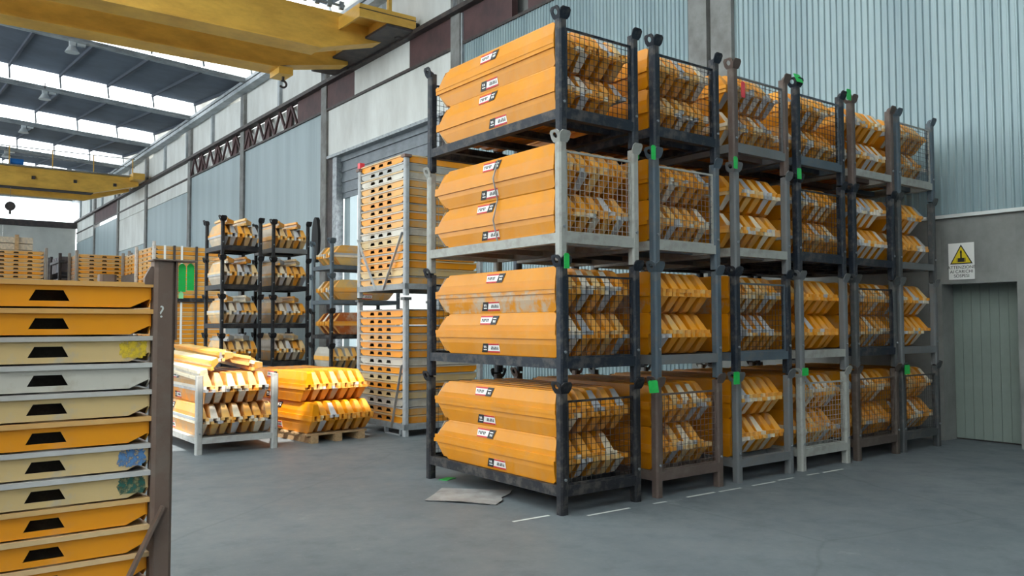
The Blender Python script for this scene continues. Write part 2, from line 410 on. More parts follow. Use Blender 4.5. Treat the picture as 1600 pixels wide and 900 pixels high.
# ================================================================== CRANES
def girder_mesh(x0, xf, xe, zb, zt, ze, y0, y1):
    o = [(x0,zb),(xf,zb),(xe,ze),(xe,zt),(x0,zt)]
    return MB().plate(o, [], y1-y0, Matrix.Translation((0,y0,0)))
cr = tag(empty('overhead_crane', (0,16.5,9.5)), 'yellow double-girder overhead crane under the near roof, platform at the wall', 'crane')
def cpart(name, mb, mat, par): 
    o = part(name, mb, mat, par); o.location = -Vector(par.location); return o
cpart('girder', girder_mesh(-18,4.6,6.4,9.0,10.05,9.5,15.25,15.8), M_CRANE, cr)
cpart('girder', girder_mesh(-18,4.0,6.4,8.93,9.95,9.4,17.35,17.9), M_CRANE, cr)
for y in (15.15,17.25): cpart('girder_flange', MB().box(-18,4.6,y,y+.75,8.96 if y<16 else 8.89,9.0 if y<16 else 8.93), M_CRANE, cr)
cpart('end_carriage', MB().box(6.0,6.6,14.2,18.7,9.56,9.95), M_CRANE, cr)
cpart('end_carriage_underside', MB().box(5.9,6.7,14.0,18.9,9.5,9.56), M_DARKSTEEL, cr)
pf = cpart('platform', MB().box(5.1,6.79,14.0,14.06,9.58,9.93).box(5.1,5.16,14.06,15.25,9.58,9.93).box(6.73,6.79,14.06,15.25,9.58,9.93).box(5.16,6.73,14.06,15.25,9.86,9.9), M_CRANE, cr)
kb = part('kick_strip', MB().box(5.095,6.795,13.99,14.005,9.80,9.82), M_DARKSTEEL, pf)
cpart('rail_post', MB().box(5.95,6.05,14.0,14.1,9.93,11.3), M_CRANE, cr)
cpart('buffer', MB().cyl((6.79,14.05,9.72),(6.9,14.05,9.72),.07), M_RUBBER, cr)
for k in range(2): cpart('wheel', MB().cyl((6.5,14.6+3.4*k,9.62),(6.68,14.6+3.4*k,9.62),.16,n=16), M_DARKSTEEL, cr)
cpart('trolley_cable', MB().bar((-18,15.1,10.2),(5.2,15.1,10.2),.05), M_GALV, cr)
for k in range(4): cpart('cable_clip', MB().box(4.0+k*.35,4.12+k*.35,15.06,15.14,10.1,10.3), M_GALV, cr)
tr = cpart('trolley', MB().box(4.2,4.62,17.2,17.9,8.72,8.93), M_CRANE, cr)
mb = MB(); 
for i in range(9):
    a0, a1 = R(-60+i*30), R(-60+(i+1)*30)
    mb.bar((4.44+.1*math.sin(a0),17.5,8.5-.1*math.cos(a0)+.0),(4.44+.1*math.sin(a1),17.5,8.5-.1*math.cos(a1)),.05)
part('hook', mb.bar((4.44,17.5,8.58),(4.44,17.5,8.74),.06), M_DARKSTEEL, tr)
c2 = tag(empty('overhead_crane', (0,44,9.5)), 'weathered yellow overhead crane with handrail far down the hall', 'crane')
cpart('girder', girder_mesh(-18,4.2,6.5,8.75,9.78,9.35,43.9,44.4), M_CRANE, c2)
cpart('girder', girder_mesh(-18,4.2,6.5,8.65,9.6,9.35,46.2,46.7), M_CRANE, c2)
cpart('girder_flange', MB().box(-18,4.2,43.8,44.5,8.7,8.75), M_DARKSTEEL, c2)
cpart('end_carriage', MB().box(6.0,6.6,42.9,47.6,9.56,9.9), M_CRANE, c2)
cpart('walkway', MB().box(-18,6.3,43.5,43.9,9.78,9.83), M_GALV, c2)
for z in (10.3,10.75): cpart('handrail', MB().bar((-18,43.55,z),(6.2,43.55,z),.04), M_GALV, c2)
for i in range(9): cpart('handrail_post', MB().bar((6.1-1.95*i,43.55,9.8),(6.1-1.95*i,43.55,10.75),.05), M_CRANE, c2)
for i in range(5): cpart('cable_box', MB().box(5.2-1.95*i,5.36-1.95*i,43.82,43.9,9.2,9.36), M_DARKSTEEL, c2)
mo = cpart('motor', MB().cyl((.3,43.75,10.0),(.9,43.75,10.0),.16), M_BLUE, c2)
hk = cpart('hook_block', MB().cyl((.39,43.95,7.72),(.39,44.1,7.72),.24,n=14).bar((.39,44.02,7.5),(.39,44.02,7.3),.1), M_DARKSTEEL, c2)
part('rope', MB().bar((.39,44.02,7.9),(.39,44.02,8.75),.02), M_GALV, hk)

# ================================================================== FORMWORK BEAMS
BH = .193
def beam_rows(h): # z, half width, end inset
    k = h/.193; q = .82
    return [(.03*k,.050,.03*k*q),(.085*k,.0492,.085*k*q),(.172*k,.033,.172*k*q),(.188*k,.031,.188*k*q+.015),(h,.028,h*q+.03)]
def ring(z, hw, hl, hl2=None): return [(-hw,-hl,z),(hw,-hl,z),(hw,hl2 or hl,z),(-hw,hl2 or hl,z)]
def outer_mesh(L, h=BH):
    """outermost beam of a bundle: near end cut square with rounded corners, far end raked"""
    def mk():
        rows = [(z, w, .012, i*1.2) for z, w, i in beam_rows(h)[:3]]
        rows += [(h-.022,.0328,.018,.20),(h-.008,.031,.03,.21),(h,.028,.05,.225)]
        return MB().loft([ring(z, w, L/2-a, L/2-b) for z, w, a, b in rows]).mesh('formwork_beam', M_PAINT)
    return cached(('outer', round(L,3), round(h,3)), mk)
def beam_meshes(L, h=BH, mat=None):
    mat = mat or M_PAINT
    def mk():
        body = MB().loft([ring(z, w, L/2-i) for z, w, i in beam_rows(h)]).mesh('formwork_beam', mat)
        tube = MB().box(-.0195,.0195,-L/2,L/2,0,.036).mesh('flange_tube', mat)
        r = beam_rows(h); z0, w0, i0 = r[0]; z1, w1, i1 = r[2]
        e = .004; n = Vector((0,-1,.82)).normalized()*e
        q = [Vector((-w0+.004,-(L/2-i0),z0)),Vector((w0-.004,-(L/2-i0),z0)),Vector((w1-.003,-(L/2-i1),z1)),Vector((-w1+.003,-(L/2-i1),z1))]
        endp = MB().loft([[p for p in q],[p+n for p in q]]).mesh('end_plate', mat)
        return body, tube, endp
    return cached(('beam', round(L,3), round(h,3), mat.name), mk)
ORANGE = srgb(238,152,26)
def oc(rgb, dirt): return (*srgb(*rgb)[:3], dirt)
NEW = [(222,144,16),(218,138,14),(228,152,26)]
DIRTY_LIT = [(240,206,148),(236,228,214),(208,210,214),(240,192,112),(242,230,204),(176,182,190),(244,180,84)]  # cement tones, brightened to stand in for light on the end faces
LIT_END = [(244,168,58),(246,178,78),(240,162,48)]  # paler than the body orange: light on the ends put into colour
def pick(dirt):
    """colour of an end plate / flange: orange or dried cement, both paled to imitate light"""
    if random.random() < dirt: return oc(random.choice(DIRTY_LIT), random.uniform(.2,.6))
    return oc(random.choice(LIT_END), random.uniform(.1,.4))
def sticker_mesh():
    """white print with red lines, dark slanted block and illegible small lettering"""
    def mk():
        out = {}
        a, b = .105, .036
        out['w'] = MB().plate([(-a,-b),(.035,-b),(.062,b),(-a,b)], [], .002).mesh('sticker', M_WHITE)
        out['r'] = MB().box(-a,.035,-.0012,0,-b,-b+.012).box(-a,.06,-.0012,0,b-.012,b).mesh('red_line', M_RED)
        out['k'] = MB().plate([(.02,-b),(.086,-b),(a+.012,b),(.046,b)], [], .0016, Matrix.Translation((0,-.0016,0))).mesh('dark_block', M_BLACK)
        mb = MB()
        for i, (x, w) in enumerate(((-.09,.016),(-.07,.012),(-.054,.018),(-.032,.012),(-.016,.016))):
            mb.box(x,x+w*.4,-.0014,0,-.013,.013).box(x+w*.55,x+w*.8,-.0014,0,-.013 if i%2 else 0,.013)
        out['t'] = mb.mesh('small_print', M_BLACK)
        mb = MB()
        for x in (.052,.07): mb.box(x,x+.01,-.003,-.0016,-.018,.0)
        out['u'] = mb.box(.05,.088,-.003,-.0016,.01,.018).mesh('small_print', M_WHITE)
        return out
    return cached('sticker', mk)
def add_sticker(beam, side, y, h):
    """on the web face of one side (side = -1: local -x)"""
    ms = sticker_mesh(); k = h/.193
    r = beam_rows(h); za, wa, _ = r[1]; zb, wb, _ = r[2]
    t = .5; z = za+(zb-za)*t; x = -(wa+(wb-wa)*t)-.004
    tilt = math.atan2(wa-wb, zb-za)
    e = obj('sticker', ms['w'], beam)
    # local -y of the print looks along local -x of the beam
    rotz = -math.pi/2 if side < 0 else math.pi/2
    e.rotation_euler = (Matrix.Rotation(rotz,4,'Z') @ Matrix.Rotation(-tilt,4,'X')).to_euler()
    e.location = (x if side < 0 else -x, y, z); e.scale = (1.3, 1, 1.15)
    e['label'] = 'white and black sticker with red lines'
    for n, key in (('red_line','r'),('dark_block','k'),('small_print','t'),('small_print','u')): obj(n, ms[key], e)
    return e
MASS = MB()          # the beams past the first three hundred
def beam(L, M, dirt, label=None, group=None, h=BH, sticker=None, cat='beam', body=None, name='formwork_beam', outer=False):
    bodym, tube, endp = beam_meshes(L, h)
    if outer: bodym = outer_mesh(L, h)
    o = obj(name, bodym, col=body or oc(random.choice(NEW), random.uniform(0,.25)+(.3 if random.random()<dirt*.4 else 0)))
    o.matrix_world = M
    tag(o, label, cat, group, 'thing')
    ec = pick(dirt)
    for s in (-1,1):
        obj('flange_tube', tube, o, loc=(s*.043,0,0), col=tuple(o.color) if outer else (ec if random.random()<.6 else pick(dirt)))
        if not (outer and s < 0): obj('end_plate', endp, o, rot=(0,0,0 if s<0 else math.pi), col=ec if s<0 else pick(dirt))
    if sticker: add_sticker(o, sticker[0], sticker[1], h)
    return o
def mass_beam(L, M, dirt, h=BH):
    b = oc(random.choice(NEW), random.uniform(0,.4)); ec = pick(dirt)
    def put(vs, fs, col): MASS.add([M @ Vector(v) for v in vs], fs, col)
    for me, cols, tr in ((beam_meshes(L,h)[0],b,[Matrix()]),(beam_meshes(L,h)[1],None,[Matrix.Translation((-.043,0,0)),Matrix.Translation((.043,0,0))]),(beam_meshes(L,h)[2],None,[Matrix(),Matrix.Rotation(math.pi,4,'Z')])):
        for t in tr:
            put([t @ v.co for v in me.vertices], [tuple(p.vertices) for p in me.polygons], cols or (ec if random.random()<.6 else pick(dirt)))
FLIP = Matrix.Rotation(math.pi,4,'Y')
ROWN = ['lowest','third','second','top']
COLN = {1:['dented','worn'],0:['clean','plain']}
BEAM_PITCH = .14

# ================================================================== STACKING CAGES
def ear_mesh():
    a, hgt = .056, .105
    hole = [(.026*math.cos(t*math.pi/6),   .058+.026*math.sin(t*math.pi/6)) for t in range(12)]
    outer = [(-.04,0),(.04,0),(a,.03),(a,hgt-.02),(a-.02,hgt),(-a+.02,hgt),(-a,hgt-.02),(-a,.03)]
    return MB().plate(outer, [hole], .01).mesh('stacking_ear', M_STEEL)
def ear_plain():
    a, hgt = .056, .10
    return MB().plate([(-.04,0),(.04,0),(a,.03),(a,hgt-.02),(a-.02,hgt),(-a+.02,hgt),(-a,hgt-.02),(-a,.03)], [], .01).mesh('stacking_ear', M_STEEL)
def post_mesh(h, w=.08, ch=.014):
    def mk():
        o = [(ch,0),(w-ch,0),(w,ch),(w,w-ch),(w-ch,w),(ch,w),(0,w-ch),(0,ch)]
        return MB().loft([[(x,y,0) for x,y in o],[(x,y,h) for x,y in o]]).mesh('post', M_STEEL)
    return cached(('post',h,w), mk)
def wire_grid(w, h, p=.052, t=.0038):
    def mk():
        mb = MB(); n = int(w/p); k = int(h/p)
        for i in range(1,n): mb.box(i*w/n-t/2,i*w/n+t/2,-t/2,t/2,0,h)
        for j in range(1,k): mb.box(0,w,-t,0,j*h/k-t/2,j*h/k+t/2)
        return mb.mesh('wire_grid', M_STEEL)
    return cached(('grid',round(w,3),round(h,3)), mk)
def mesh_frame(w, h, t=.018):
    return cached(('mframe',round(w,3),round(h,3)), lambda: MB().box(0,w,-t/2,t/2,0,t).box(0,w,-t/2,t/2,h-t,h).box(0,t,-t/2,t/2,t,h-t).box(w-t,w,-t/2,t/2,t,h-t).mesh('mesh_frame', M_STEEL))
def cage(loc, Wd, D, ht, rail, col, label, group, front=True, back=True, railcol=None, rotz=0, pw=.08, mh=.70, ears=True, name='stacking_cage', slats=4):
    t = tag(empty(name, loc, rotz), label, 'cage', group)
    railcol = railcol or col
    for ix, x in enumerate((0, Wd-pw)):
        for iy, y in enumerate((0, D-pw)):
            p = obj('post', post_mesh(ht, pw), t, loc=(x,y,0), col=col)
            if ears:
                sx = -1 if ix == 0 else 1; sy = -1 if iy == 0 else 1
                em = cached('ear', ear_mesh); ep = cached('earp', ear_plain)
                # ear along x side, flaring outward
                e = obj('stacking_ear', em, p, col=col); e.location = (0 if sx<0 else pw, pw/2, ht-.035)
                e.rotation_euler = (Matrix.Rotation(-math.pi/2 if sx<0 else math.pi/2,4,'Z') @ Matrix.Rotation(R(22),4,'X')).to_euler()
                e = obj('stacking_ear', ep, p, col=col); e.location = (pw/2, 0 if sy<0 else pw, ht-.035)
                e.rotation_euler = (Matrix.Rotation(0 if sy<0 else math.pi,4,'Z') @ Matrix.Rotation(R(22),4,'X')).to_euler()
            if iy == 0:
                obj('bolt', cached('bolt', lambda: MB().cyl((0,0,0),(0,-.012,0),.012,n=8).mesh('bolt', M_GALV)), p, loc=(pw/2,0,rail+.055))
    rh = .085 if rail > .2 else .07
    for y in (.004, D-pw+.004): part_box('rail', t, (pw*.5,y,rail-rh), (Wd-pw*.5,y+pw-.008,rail), M_STEEL, railcol)
    for x in (.004, Wd-pw+.004): part_box('rail', t, (x,pw*.5,rail-rh), (x+pw-.008,D-pw*.5,rail), M_STEEL, railcol)
    for i in range(slats):
        y = pw+(D-2*pw)*(i+.5)/slats; part_box('deck_bar', t, (pw,y-.04,rail-.07), (Wd-pw,y+.04,rail-.01), M_STEEL, col)
    for on, y in ((front,.03),(back,D-.03)):
        if not on: continue
        f = obj('mesh_frame', mesh_frame(Wd-2*pw, mh), t, loc=(pw,y,rail), col=railcol if front else col)
        g = obj('wire_grid', wire_grid(Wd-2*pw, mh), f, col=col); g['kind'] = 'stuff'
    return t
def steel(rgb, w=.3): return oc(rgb, w)
NAVY=(26,36,48); BLK=(28,30,36); GAL=(168,170,164); BRN=(98,84,78); GRY=(112,116,118); SLT=(84,98,108); DBR=(84,74,68); CHR=(72,76,78)
# level colours from the floor up; mesh on the front?
STACK = [
 [(BLK,1,None),(NAVY,1,None),(GAL,1,None),(NAVY,1,None)],
 [(BRN,1,None),(SLT,0,GRY),(SLT,1,GAL),(NAVY,1,None)],
 [(GRY,0,None),(NAVY,1,SLT),(GRY,0,GAL),(BRN,1,GRY)],
 [(GAL,1,None),(GRY,0,GAL),(NAVY,1,None),(NAVY,1,SLT)],
 [(DBR,1,None),(CHR,1,NAVY),(NAVY,0,None),(BRN,0,GAL)],
 [(CHR,1,None),(GRY,0,None),(CHR,0,GRY),(SLT,1,GAL)]]
DIRT = [[.45,.55,.5,.6],[.35,.15,.5,.6],[.6,.8,.6,.6],[.5,.15,.6,.6],[.5,.6,.7,.8],[.5,.6,.6,.6]]
CN = {BLK:'black',NAVY:'dark navy',GAL:'bare grey',BRN:'rusty brown',GRY:'weathered grey',SLT:'slate blue',DBR:'dark brown',CHR:'charcoal'}
X0 = [-.02,1.11,2.26,3.34,4.43,5.45]
LVN = ['bottom','second','third','top']; STN = ['nearest','second','third','fourth','fifth','last']
H, RAIL, CW, CD = 1.05, .234, .935, 2.148
BL = 1.89
for ci, x0 in enumerate(X0):
    for lv in range(4):
        c, mesh, rc = STACK[ci][lv]
        lab = f"{CN[c]} steel stacking cage, {LVN[lv]} level of the {STN[ci]} four-high stack" + (' with wire front' if mesh else ' with open front')
        ox = 0 if lv == 0 else random.uniform(-.012,.012)
        t = cage((x0+ox,0,lv*H), CW, CD, 1.03, RAIL, steel(c,.35), lab, 'stacking cages in the big four-high block', front=bool(mesh), railcol=steel(rc or c,.35))
        for row in range(4):
            n = 6 if random.random()<.85 else 5
            for k in range(n):
                jx = random.uniform(-.004,.004); jy = random.uniform(-.012,.012)-(.035 if k else 0)
                if (row in (0,2)): Mx = Matrix.Translation((x0+ox+.075+k*BEAM_PITCH+jx, .1+BL/2+jy, lv*H+RAIL+.002+row*BH+BH)) @ FLIP
                else: Mx = Matrix.Translation((x0+ox+.075+k*BEAM_PITCH+jx, .1+BL/2+jy, lv*H+RAIL+.002+row*BH))
                if ci < 2 or (ci == 2 and lv < 2):
                    lb = f"orange formwork beam, {ORD[k]} from left in {ROWN[row]} row, {LVN[lv]} cage of {STN[ci]} stack"
                    st = None
                    if ci == 0 and k == 0:
                        st = ((1 if row in (0,2) else -1), random.uniform(-.08,.12)*(1 if row%2 else -1)+(.0))
                    dd = DIRT[ci][lv]
                    bd = oc((221,143,14), .0+(.8 if (lv,row)==(1,2) else .1)) if k == 0 else None
                    beam(BL, Mx, dd, lb, 'formwork beams in the near cages', sticker=st, body=bd, outer=(k == 0))
                else: mass_beam(BL, Mx, DIRT[ci][lv])

# ================================================================== SUNLIT BUNDLES
SX, SY = -1.46, 5.084
cage((SX,SY,0), 1.02, 2.15, .95, .2, steel((176,178,176),.3), 'galvanised post pallet heaped with loose sunlit beams', 'low beam pallets', front=False, back=False, ears=False, name='post_pallet')
for row in range(4):
    for k in range(7 if row < 2 else 6):
        z = .2+.002+row*BH; x = SX+.1+k*.136+random.uniform(-.01,.01)+(.06 if row>1 else 0); y = SY+.02+BL/2+random.uniform(-.04,.04)
        Mx = Matrix.Translation((x,y,z+(BH if row in (0,2) else 0)))
        if row in (0,2): Mx = Mx @ FLIP
        beam(BL, Mx, .65, f"used formwork beam, {ORD[k]} from left in {ROWN[row]} row of the heaped galvanised pallet", 'beams on the heaped pallet',
             body=oc(random.choice([(230,160,70),(216,166,100),(236,152,40)]), .5), sticker=((1 if row in (0,2) else -1),.3) if k==0 else None)
LOOSE = [(-.02,1.02,.02,-8,4,(232,230,224),80),(.1,1.13,.1,-6,7,(236,214,170),70),(.3,1.22,.25,-5,3,(240,190,90),75),(.47,1.20,.3,-4,-3,(236,214,160),88),(.62,1.14,.2,-6,6,(238,206,150),100),(.80,1.07,.1,-3,-4,(240,220,180),90)]
LN = ['whitened loose beam tilted at the left edge of the heap','cream loose beam lying just above the whitened one on the heap','yellow-edged loose beam at the top of the heap','pale loose beam beside the yellow-edged one on the heap','cream loose beam right of the heap top','pale loose beam at the right edge of the heap']
for (dx,z,dy,tilt,yaw,rgb,roll), lb in zip(LOOSE, LN):
    Mx = Matrix.Translation((SX+.08+dx,SY+dy+.95,z)) @ Matrix.Rotation(R(yaw),4,'Z') @ Matrix.Rotation(R(-tilt*.45),4,'X') @ Matrix.Rotation(R(roll),4,'Y') @ Matrix.Translation((0,0,-BH*.45))
    beam(1.75, Mx, .8, lb, 'loose beams on the heap', body=oc(rgb,.35))
# clean strapped bundle on a wooden pallet
BX, BY, BR = -.06, 5.05, R(5.65)
RM = Matrix.Translation((BX,BY,0)) @ Matrix.Rotation(BR,4,'Z')
wp = tag(empty('wooden_pallet', (BX,BY,0), BR), 'wooden pallet under the strapped sunlit orange bundle', 'pallet', 'low beam pallets')
for i in range(3):
    part_box('skid', wp, (.12+i*.36,.1,0), (.22+i*.36,1.7,.1), M_WOOD)
for i in range(6): part_box('deck_board', wp, (.05,.12+i*.3,.1), (.98,.24+i*.3,.125), M_WOOD)
for row in range(4):
    for k in range(7):
        z = .128+row*.205; x = .1+k*.14+(.03 if row<2 else 0)
        Mx = RM @ Matrix.Translation((x,.02+BL/2+(.0 if row<2 else .12)+random.uniform(-.015,.015),z+(.205 if row in (0,2) else 0)))
        if row in (0,2): Mx = Mx @ FLIP
        beam(BL, Mx, .35, f"bright orange formwork beam, {ORD[k]} from left in {ROWN[row]} row of the strapped sunlit bundle", 'beams in the strapped bundle', h=.205,
             body=oc((244,158,20),.12) if k==0 else None, sticker=((1 if row in (0,2) else -1),.05) if k==0 else None, outer=(k == 0 and row in (1,3)))
def strap_loop(name, pts, label, w=.012, mat=None):
    mb = MB()
    for p, q in zip(pts, pts[1:]): mb.bar(p, q, w, .004 if w>.01 else w)
    return tag(part(name, mb, mat or M_DARKSTEEL), label, 'strap', 'straps around bundles')
def strap_pts(Mx, y, x0, x1, z0, z1, n):
    hz = (z1-z0)/4
    xl = [x0+.006, x0-.016, x0+.006, x0-.016, x0+.006]
    pts = [(x1,y,z1),(x0+.04,y,z1),(xl[0]+.02,y,z1-.02),(x0-.03,y,z1-hz),(x0+.02,y,z1-2*hz),(x0-.03,y,z1-3*hz),(x0+.02,y,z0),(x1,y,z0)]
    return [Mx @ Vector(p) for p in pts]
strap_loop('steel_strap', strap_pts(RM, 1.0, .05,1.02,.13,.955,4), 'dark steel strap around the sunlit orange bundle')
strap_loop('steel_strap', strap_pts(Matrix(), .93, -.01,.8,2*H+RAIL,2*H+RAIL+4*BH,4), 'thin cable tied around beams in the third cage of the nearest stack', .01, M_GALV)

# the many remaining beams of the far columns: one mass
me = MASS.mesh('formwork_beam_mass', M_PAINT_ATTR)
at_ = me.color_attributes.new('paint', 'FLOAT_COLOR', 'CORNER')
cols = MASS.c
# face order is kept by from_pydata
for p in me.polygons:
    cc = cols[p.index]
    for li in p.loop_indices: at_.data[li].color = cc
tag(obj('formwork_beam_mass', me), 'orange and cement-stained formwork beams filling the farther cages of the big block', 'beams', None, 'stuff')

# ================================================================== FRAME PANELS
def panel_meshes(a, b, h, slots, sw=.15, sh=.045):
    """flat formwork panel: a along local x (slotted side looks along -y), b deep, h thick"""
    def mk():
        t = .02; hz = h-t-.006
        zc = hz*.52
        holes = [[(s-sw*.5,zc-sh/2),(s+sw*.5,zc-sh/2),(s+sw*.34,zc+sh/2),(s-sw*.34,zc+sh/2)] for s in slots]
        front = MB().plate([(.085,0),(a-.085,0),(a,.04),(a,hz),(0,hz),(0,.04)], holes, .006).mesh('side_rail', M_PAINT)
        cheek = MB().plate([(.05,0),(b-.05,0),(b,.035),(b,hz),(0,hz),(0,.035)], [], .006).mesh('side_rail', M_PAINT)
        lip = MB().box(-.008,a+.008,-.012,b+.008,hz,hz+t).mesh('edge_lip', M_PAINT)
        inner = MB().box(.02,a-.02,.10,b-.1,.004,hz-.01).mesh('slot_shade_block', M_STEEL)  # solid dark block; shade behind the slots put into its colour
        return front, cheek, lip, inner
    return cached(('panel',a,b,h,tuple(slots)), mk)
def panel(M, a, b, h, slots, rgb, dirt, liprgb, label, group, extra=None):
    fr, ch, lip, inner = panel_meshes(a,b,h,slots)
    t = empty('formwork_element'); t.matrix_world = M; tag(t, label, 'formwork', group, 'thing')
    col = oc(rgb, dirt)
    obj('side_rail', fr, t, col=col); obj('side_rail', fr, t, loc=(a,b,0), rot=(0,0,math.pi), col=col)
    obj('side_rail', ch, t, loc=(a,0,0), rot=(0,0,math.pi/2), col=col); obj('side_rail', ch, t, loc=(0,b,0), rot=(0,0,-math.pi/2), col=col)
    obj('edge_lip', lip, t, col=oc(liprgb, .5)); obj('slot_shade_block', inner, t, col=oc((40,34,28),.2))
    if extra: extra(t, fr)
    return t
OR=(236,154,30); PO=(226,166,80); GB=(204,200,188); BE=(214,186,132); GY=(172,174,170)
# -- foreground stack
PH = .117
FX, FY = -3.53, -1.338         # right end and front plane of the panels
fore = [(OR,.05,(222,170,100),'clean orange'),(OR,.05,(222,170,100),'bright orange'),(BE,.8,(190,186,178),'beige, yellow-ended'),(GB,.9,(196,196,192),'grey cement-smeared'),(BE,.7,(198,196,190),'dull beige'),
        (OR,.1,(224,176,110),'orange'),(BE,.6,(196,196,194),'beige, blue-ended'),(BE,.7,(200,200,198),'beige, green-ended'),(OR,.1,(220,180,120),'orange'),(OR,.1,(222,190,140),'orange'),(OR,.1,(226,190,140),'orange'),
        (OR,.2,(222,184,130),'orange'),(OR,.2,(220,184,130),'orange'),(OR,.2,(220,184,130),'orange'),(OR,.2,(220,184,130),'orange')]
SPRAY = {2:(228,196,40),6:(78,128,180),7:(40,96,84)}
for i, (rgb, d, lrgb, nm) in enumerate(fore):
    Mx = Matrix.Translation((FX-1.3, FY+random.uniform(-.004,.004), 1.757-(i+1)*PH+.004))
    lb = f"{nm} formwork panel, {ORD[i]} from the top of the foreground stack"
    def spray(t, fr, i=i):
        if i in SPRAY:
            tt = NT('spray_paint'); nz = tt.noise(42, 5, .7); tt.out(srgb(*SPRAY[i]), .6)
            tt.l.new(tt.ramp(nz, .34, .56, (.15,.15,.15,1), (.92,.92,.92,1)), tt.p.inputs['Alpha'])
            pts = []
            for k in range(40):
                an = 2*math.pi*k/40; sx = math.copysign(abs(math.cos(an))**.5, math.cos(an)); sz = math.copysign(abs(math.sin(an))**.5, math.sin(an))
                rr = random.uniform(.82,1.08)
                pts.append((1.232+.058*rr*sx, min(.088,max(.012,.052+.04*rr*sz))))
            part('spray_mark', MB().add([(x_,0,z_) for x_,z_ in pts], [tuple(range(40))]), tt.m, t, loc=(0,-.002,0))
    panel(Mx, 1.3, 1.2, PH-.002, (.085,.385,.685,.90), rgb, d, lrgb, lb, 'panels in the foreground stack', spray) if False else panel(Mx, 1.3, 1.2, PH-.002, (.16,.54,.905), rgb, d, lrgb, lb, 'panels in the foreground stack', spray)
fc = tag(empty('panel_crate', (FX,FY,0)), 'rusty brown upright crate frame with green tags holding the foreground panels', 'crate')
RB = oc((112,94,84),.35)
for x, y in ((.006,-.035),(.006,1.15),(-1.39,-.035),(-1.39,1.15)): obj('post', post_mesh(1.85,.088), fc, loc=(x,y,0), col=RB)
part_box('top_plate', fc, (-.005,-.045,1.85), (.185,.05,1.856), M_STEEL, RB)
part_box('ear_plate', fc, (.095,-.03,1.5), (.103,.05,1.85), M_STEEL, RB)
part('corner_bracket', MB().plate([(-.03,0),(.01,0),(.01,.08),(-.005,.08),(-.03,.03)], [], .03), M_STEEL, fc, loc=(0,-.01,1.745), col=RB)
part('brace', MB().bar((-.12,-.05,.42),(.05,-.05,.78),.045,.012), M_STEEL, fc, col=RB)
part('brace', MB().bar((-.12,-.05,.42),(-.5,-.05,.0),.045,.012), M_STEEL, fc, col=RB)
for y in (-.02,1.14): part_box('rail', fc, (-1.39,y,-.0), (.08,y+.05,.002), M_STEEL, RB)
def text(s, size, mat, parent, loc, rot, name='lettering', ext=.001, align='CENTER'):
    cu = bpy.data.curves.new(name, 'FONT'); cu.body = s; cu.size = size; cu.extrude = ext; cu.align_x = align; cu.materials.append(mat)
    tmp = bpy.data.objects.new('tmp', cu); C.objects.link(tmp); dg = bpy.context.evaluated_depsgraph_get()
    me = bpy.data.meshes.new_from_object(tmp.evaluated_get(dg)); bpy.data.objects.remove(tmp)
    if not me.materials: me.materials.append(mat)
    return obj(name, me, parent, loc=loc, rot=rot)
text('?', .075, M_CHALK, fc, (.035,-.037,1.60), (math.pi/2,0,0), 'chalk_mark')
text('1', .06, M_CHALK, fc, (.1045,.01,1.62), (math.pi/2,0,math.pi/2), 'chalk_mark')

# -- tall two-crate tower of panels
TX, TY = 1.346, 4.983
TW, TD = 1.35, 1.50           # along x, along y
towercols = [(OR,.15,'orange'),(PO,.4,'faded orange'),(GB,.7,'grey'),(BE,.5,'beige'),(OR,.2,'orange'),(OR,.3,'orange'),(GY,.6,'cement grey')]
for cr_i, (zb, n, ht) in enumerate(((0,14,1.98),(1.985,16,2.03))):
    nm = ['lower','upper'][cr_i]
    t = tag(empty('panel_crate', (TX,TY,zb)), f'{nm} galvanised crate of the tall panel tower behind the strapped bundle', 'crate', 'crates of the panel tower')
    for x, y in ((0,0),(0,TD-.075),(TW-.075,0),(TW-.075,TD-.075)):
        p = obj('post', post_mesh(ht-.05,.075), t, loc=(x,y,0), col=oc((176,182,186),.3))
        part_box('post_cap', p, (-.02,-.02,ht-.06), (.095,.095,ht-.02), M_STEEL, oc((120,96,88) if cr_i else (90,96,98),.3))
    for y in (0,TD-.06): part_box('base_rail', t, (0,y,.09), (TW,y+.06,.17), M_STEEL, oc((150,158,162),.3))
    for x in (0,TW-.06): part_box('base_rail', t, (x,0,.09), (x+.06,TD,.17), M_STEEL, oc((150,158,162),.3))
    if cr_i == 0:
        for y in (.1,.55): part_box('fork_guide', t, (0,y,.0), (.05,y+.05,.09), M_STEEL, oc((150,158,162),.3))
        part_box('fork_guide', t, (0,.1,.0), (.05,.6,.02), M_STEEL, oc((150,158,162),.3))
        part('brace', MB().bar((-.015,.35,.1),(-.015,.06,1.0),.035,.012), M_STEEL, t, col=oc((150,150,148),.3))
    else:
        for a, b in (((-.015,.06,.9),(-.015,.62,.1)),((-.015,TD-.05,.9),(-.015,.85,.1))):
            part('brace', MB().bar(a,b,.035,.012), M_STEEL, t, col=oc((176,182,186),.3))
    for i in range(n):
        rgb, d, cn = random.choice(towercols) if cr_i else random.choice(towercols[:1]*4+towercols)
        lp = random.choice([(200,188,170),(176,176,172),(150,146,138),(210,180,130)])
        z = zb+.172+i*.1165
        Mx = Matrix.Translation((TX+.03,TY+TD-.085,z)) @ Matrix.Rotation(-math.pi/2,4,'Z')
        panel(Mx, TD-.17, TW-.1, .114, (.37,.625,.89), rgb, d, lp, f"{cn} formwork panel, {ORD[i] if i<18 else i} from the bottom of the {nm} tower crate", 'panels in the tower')
part_box('lifting_strap_end', tag(empty('red_cap', (TX,TY+TD-.08,4.0)),'red plastic cap on the rear post of the panel tower','cap'), (0,0,0),(.08,.08,.09), M_REDTAG)

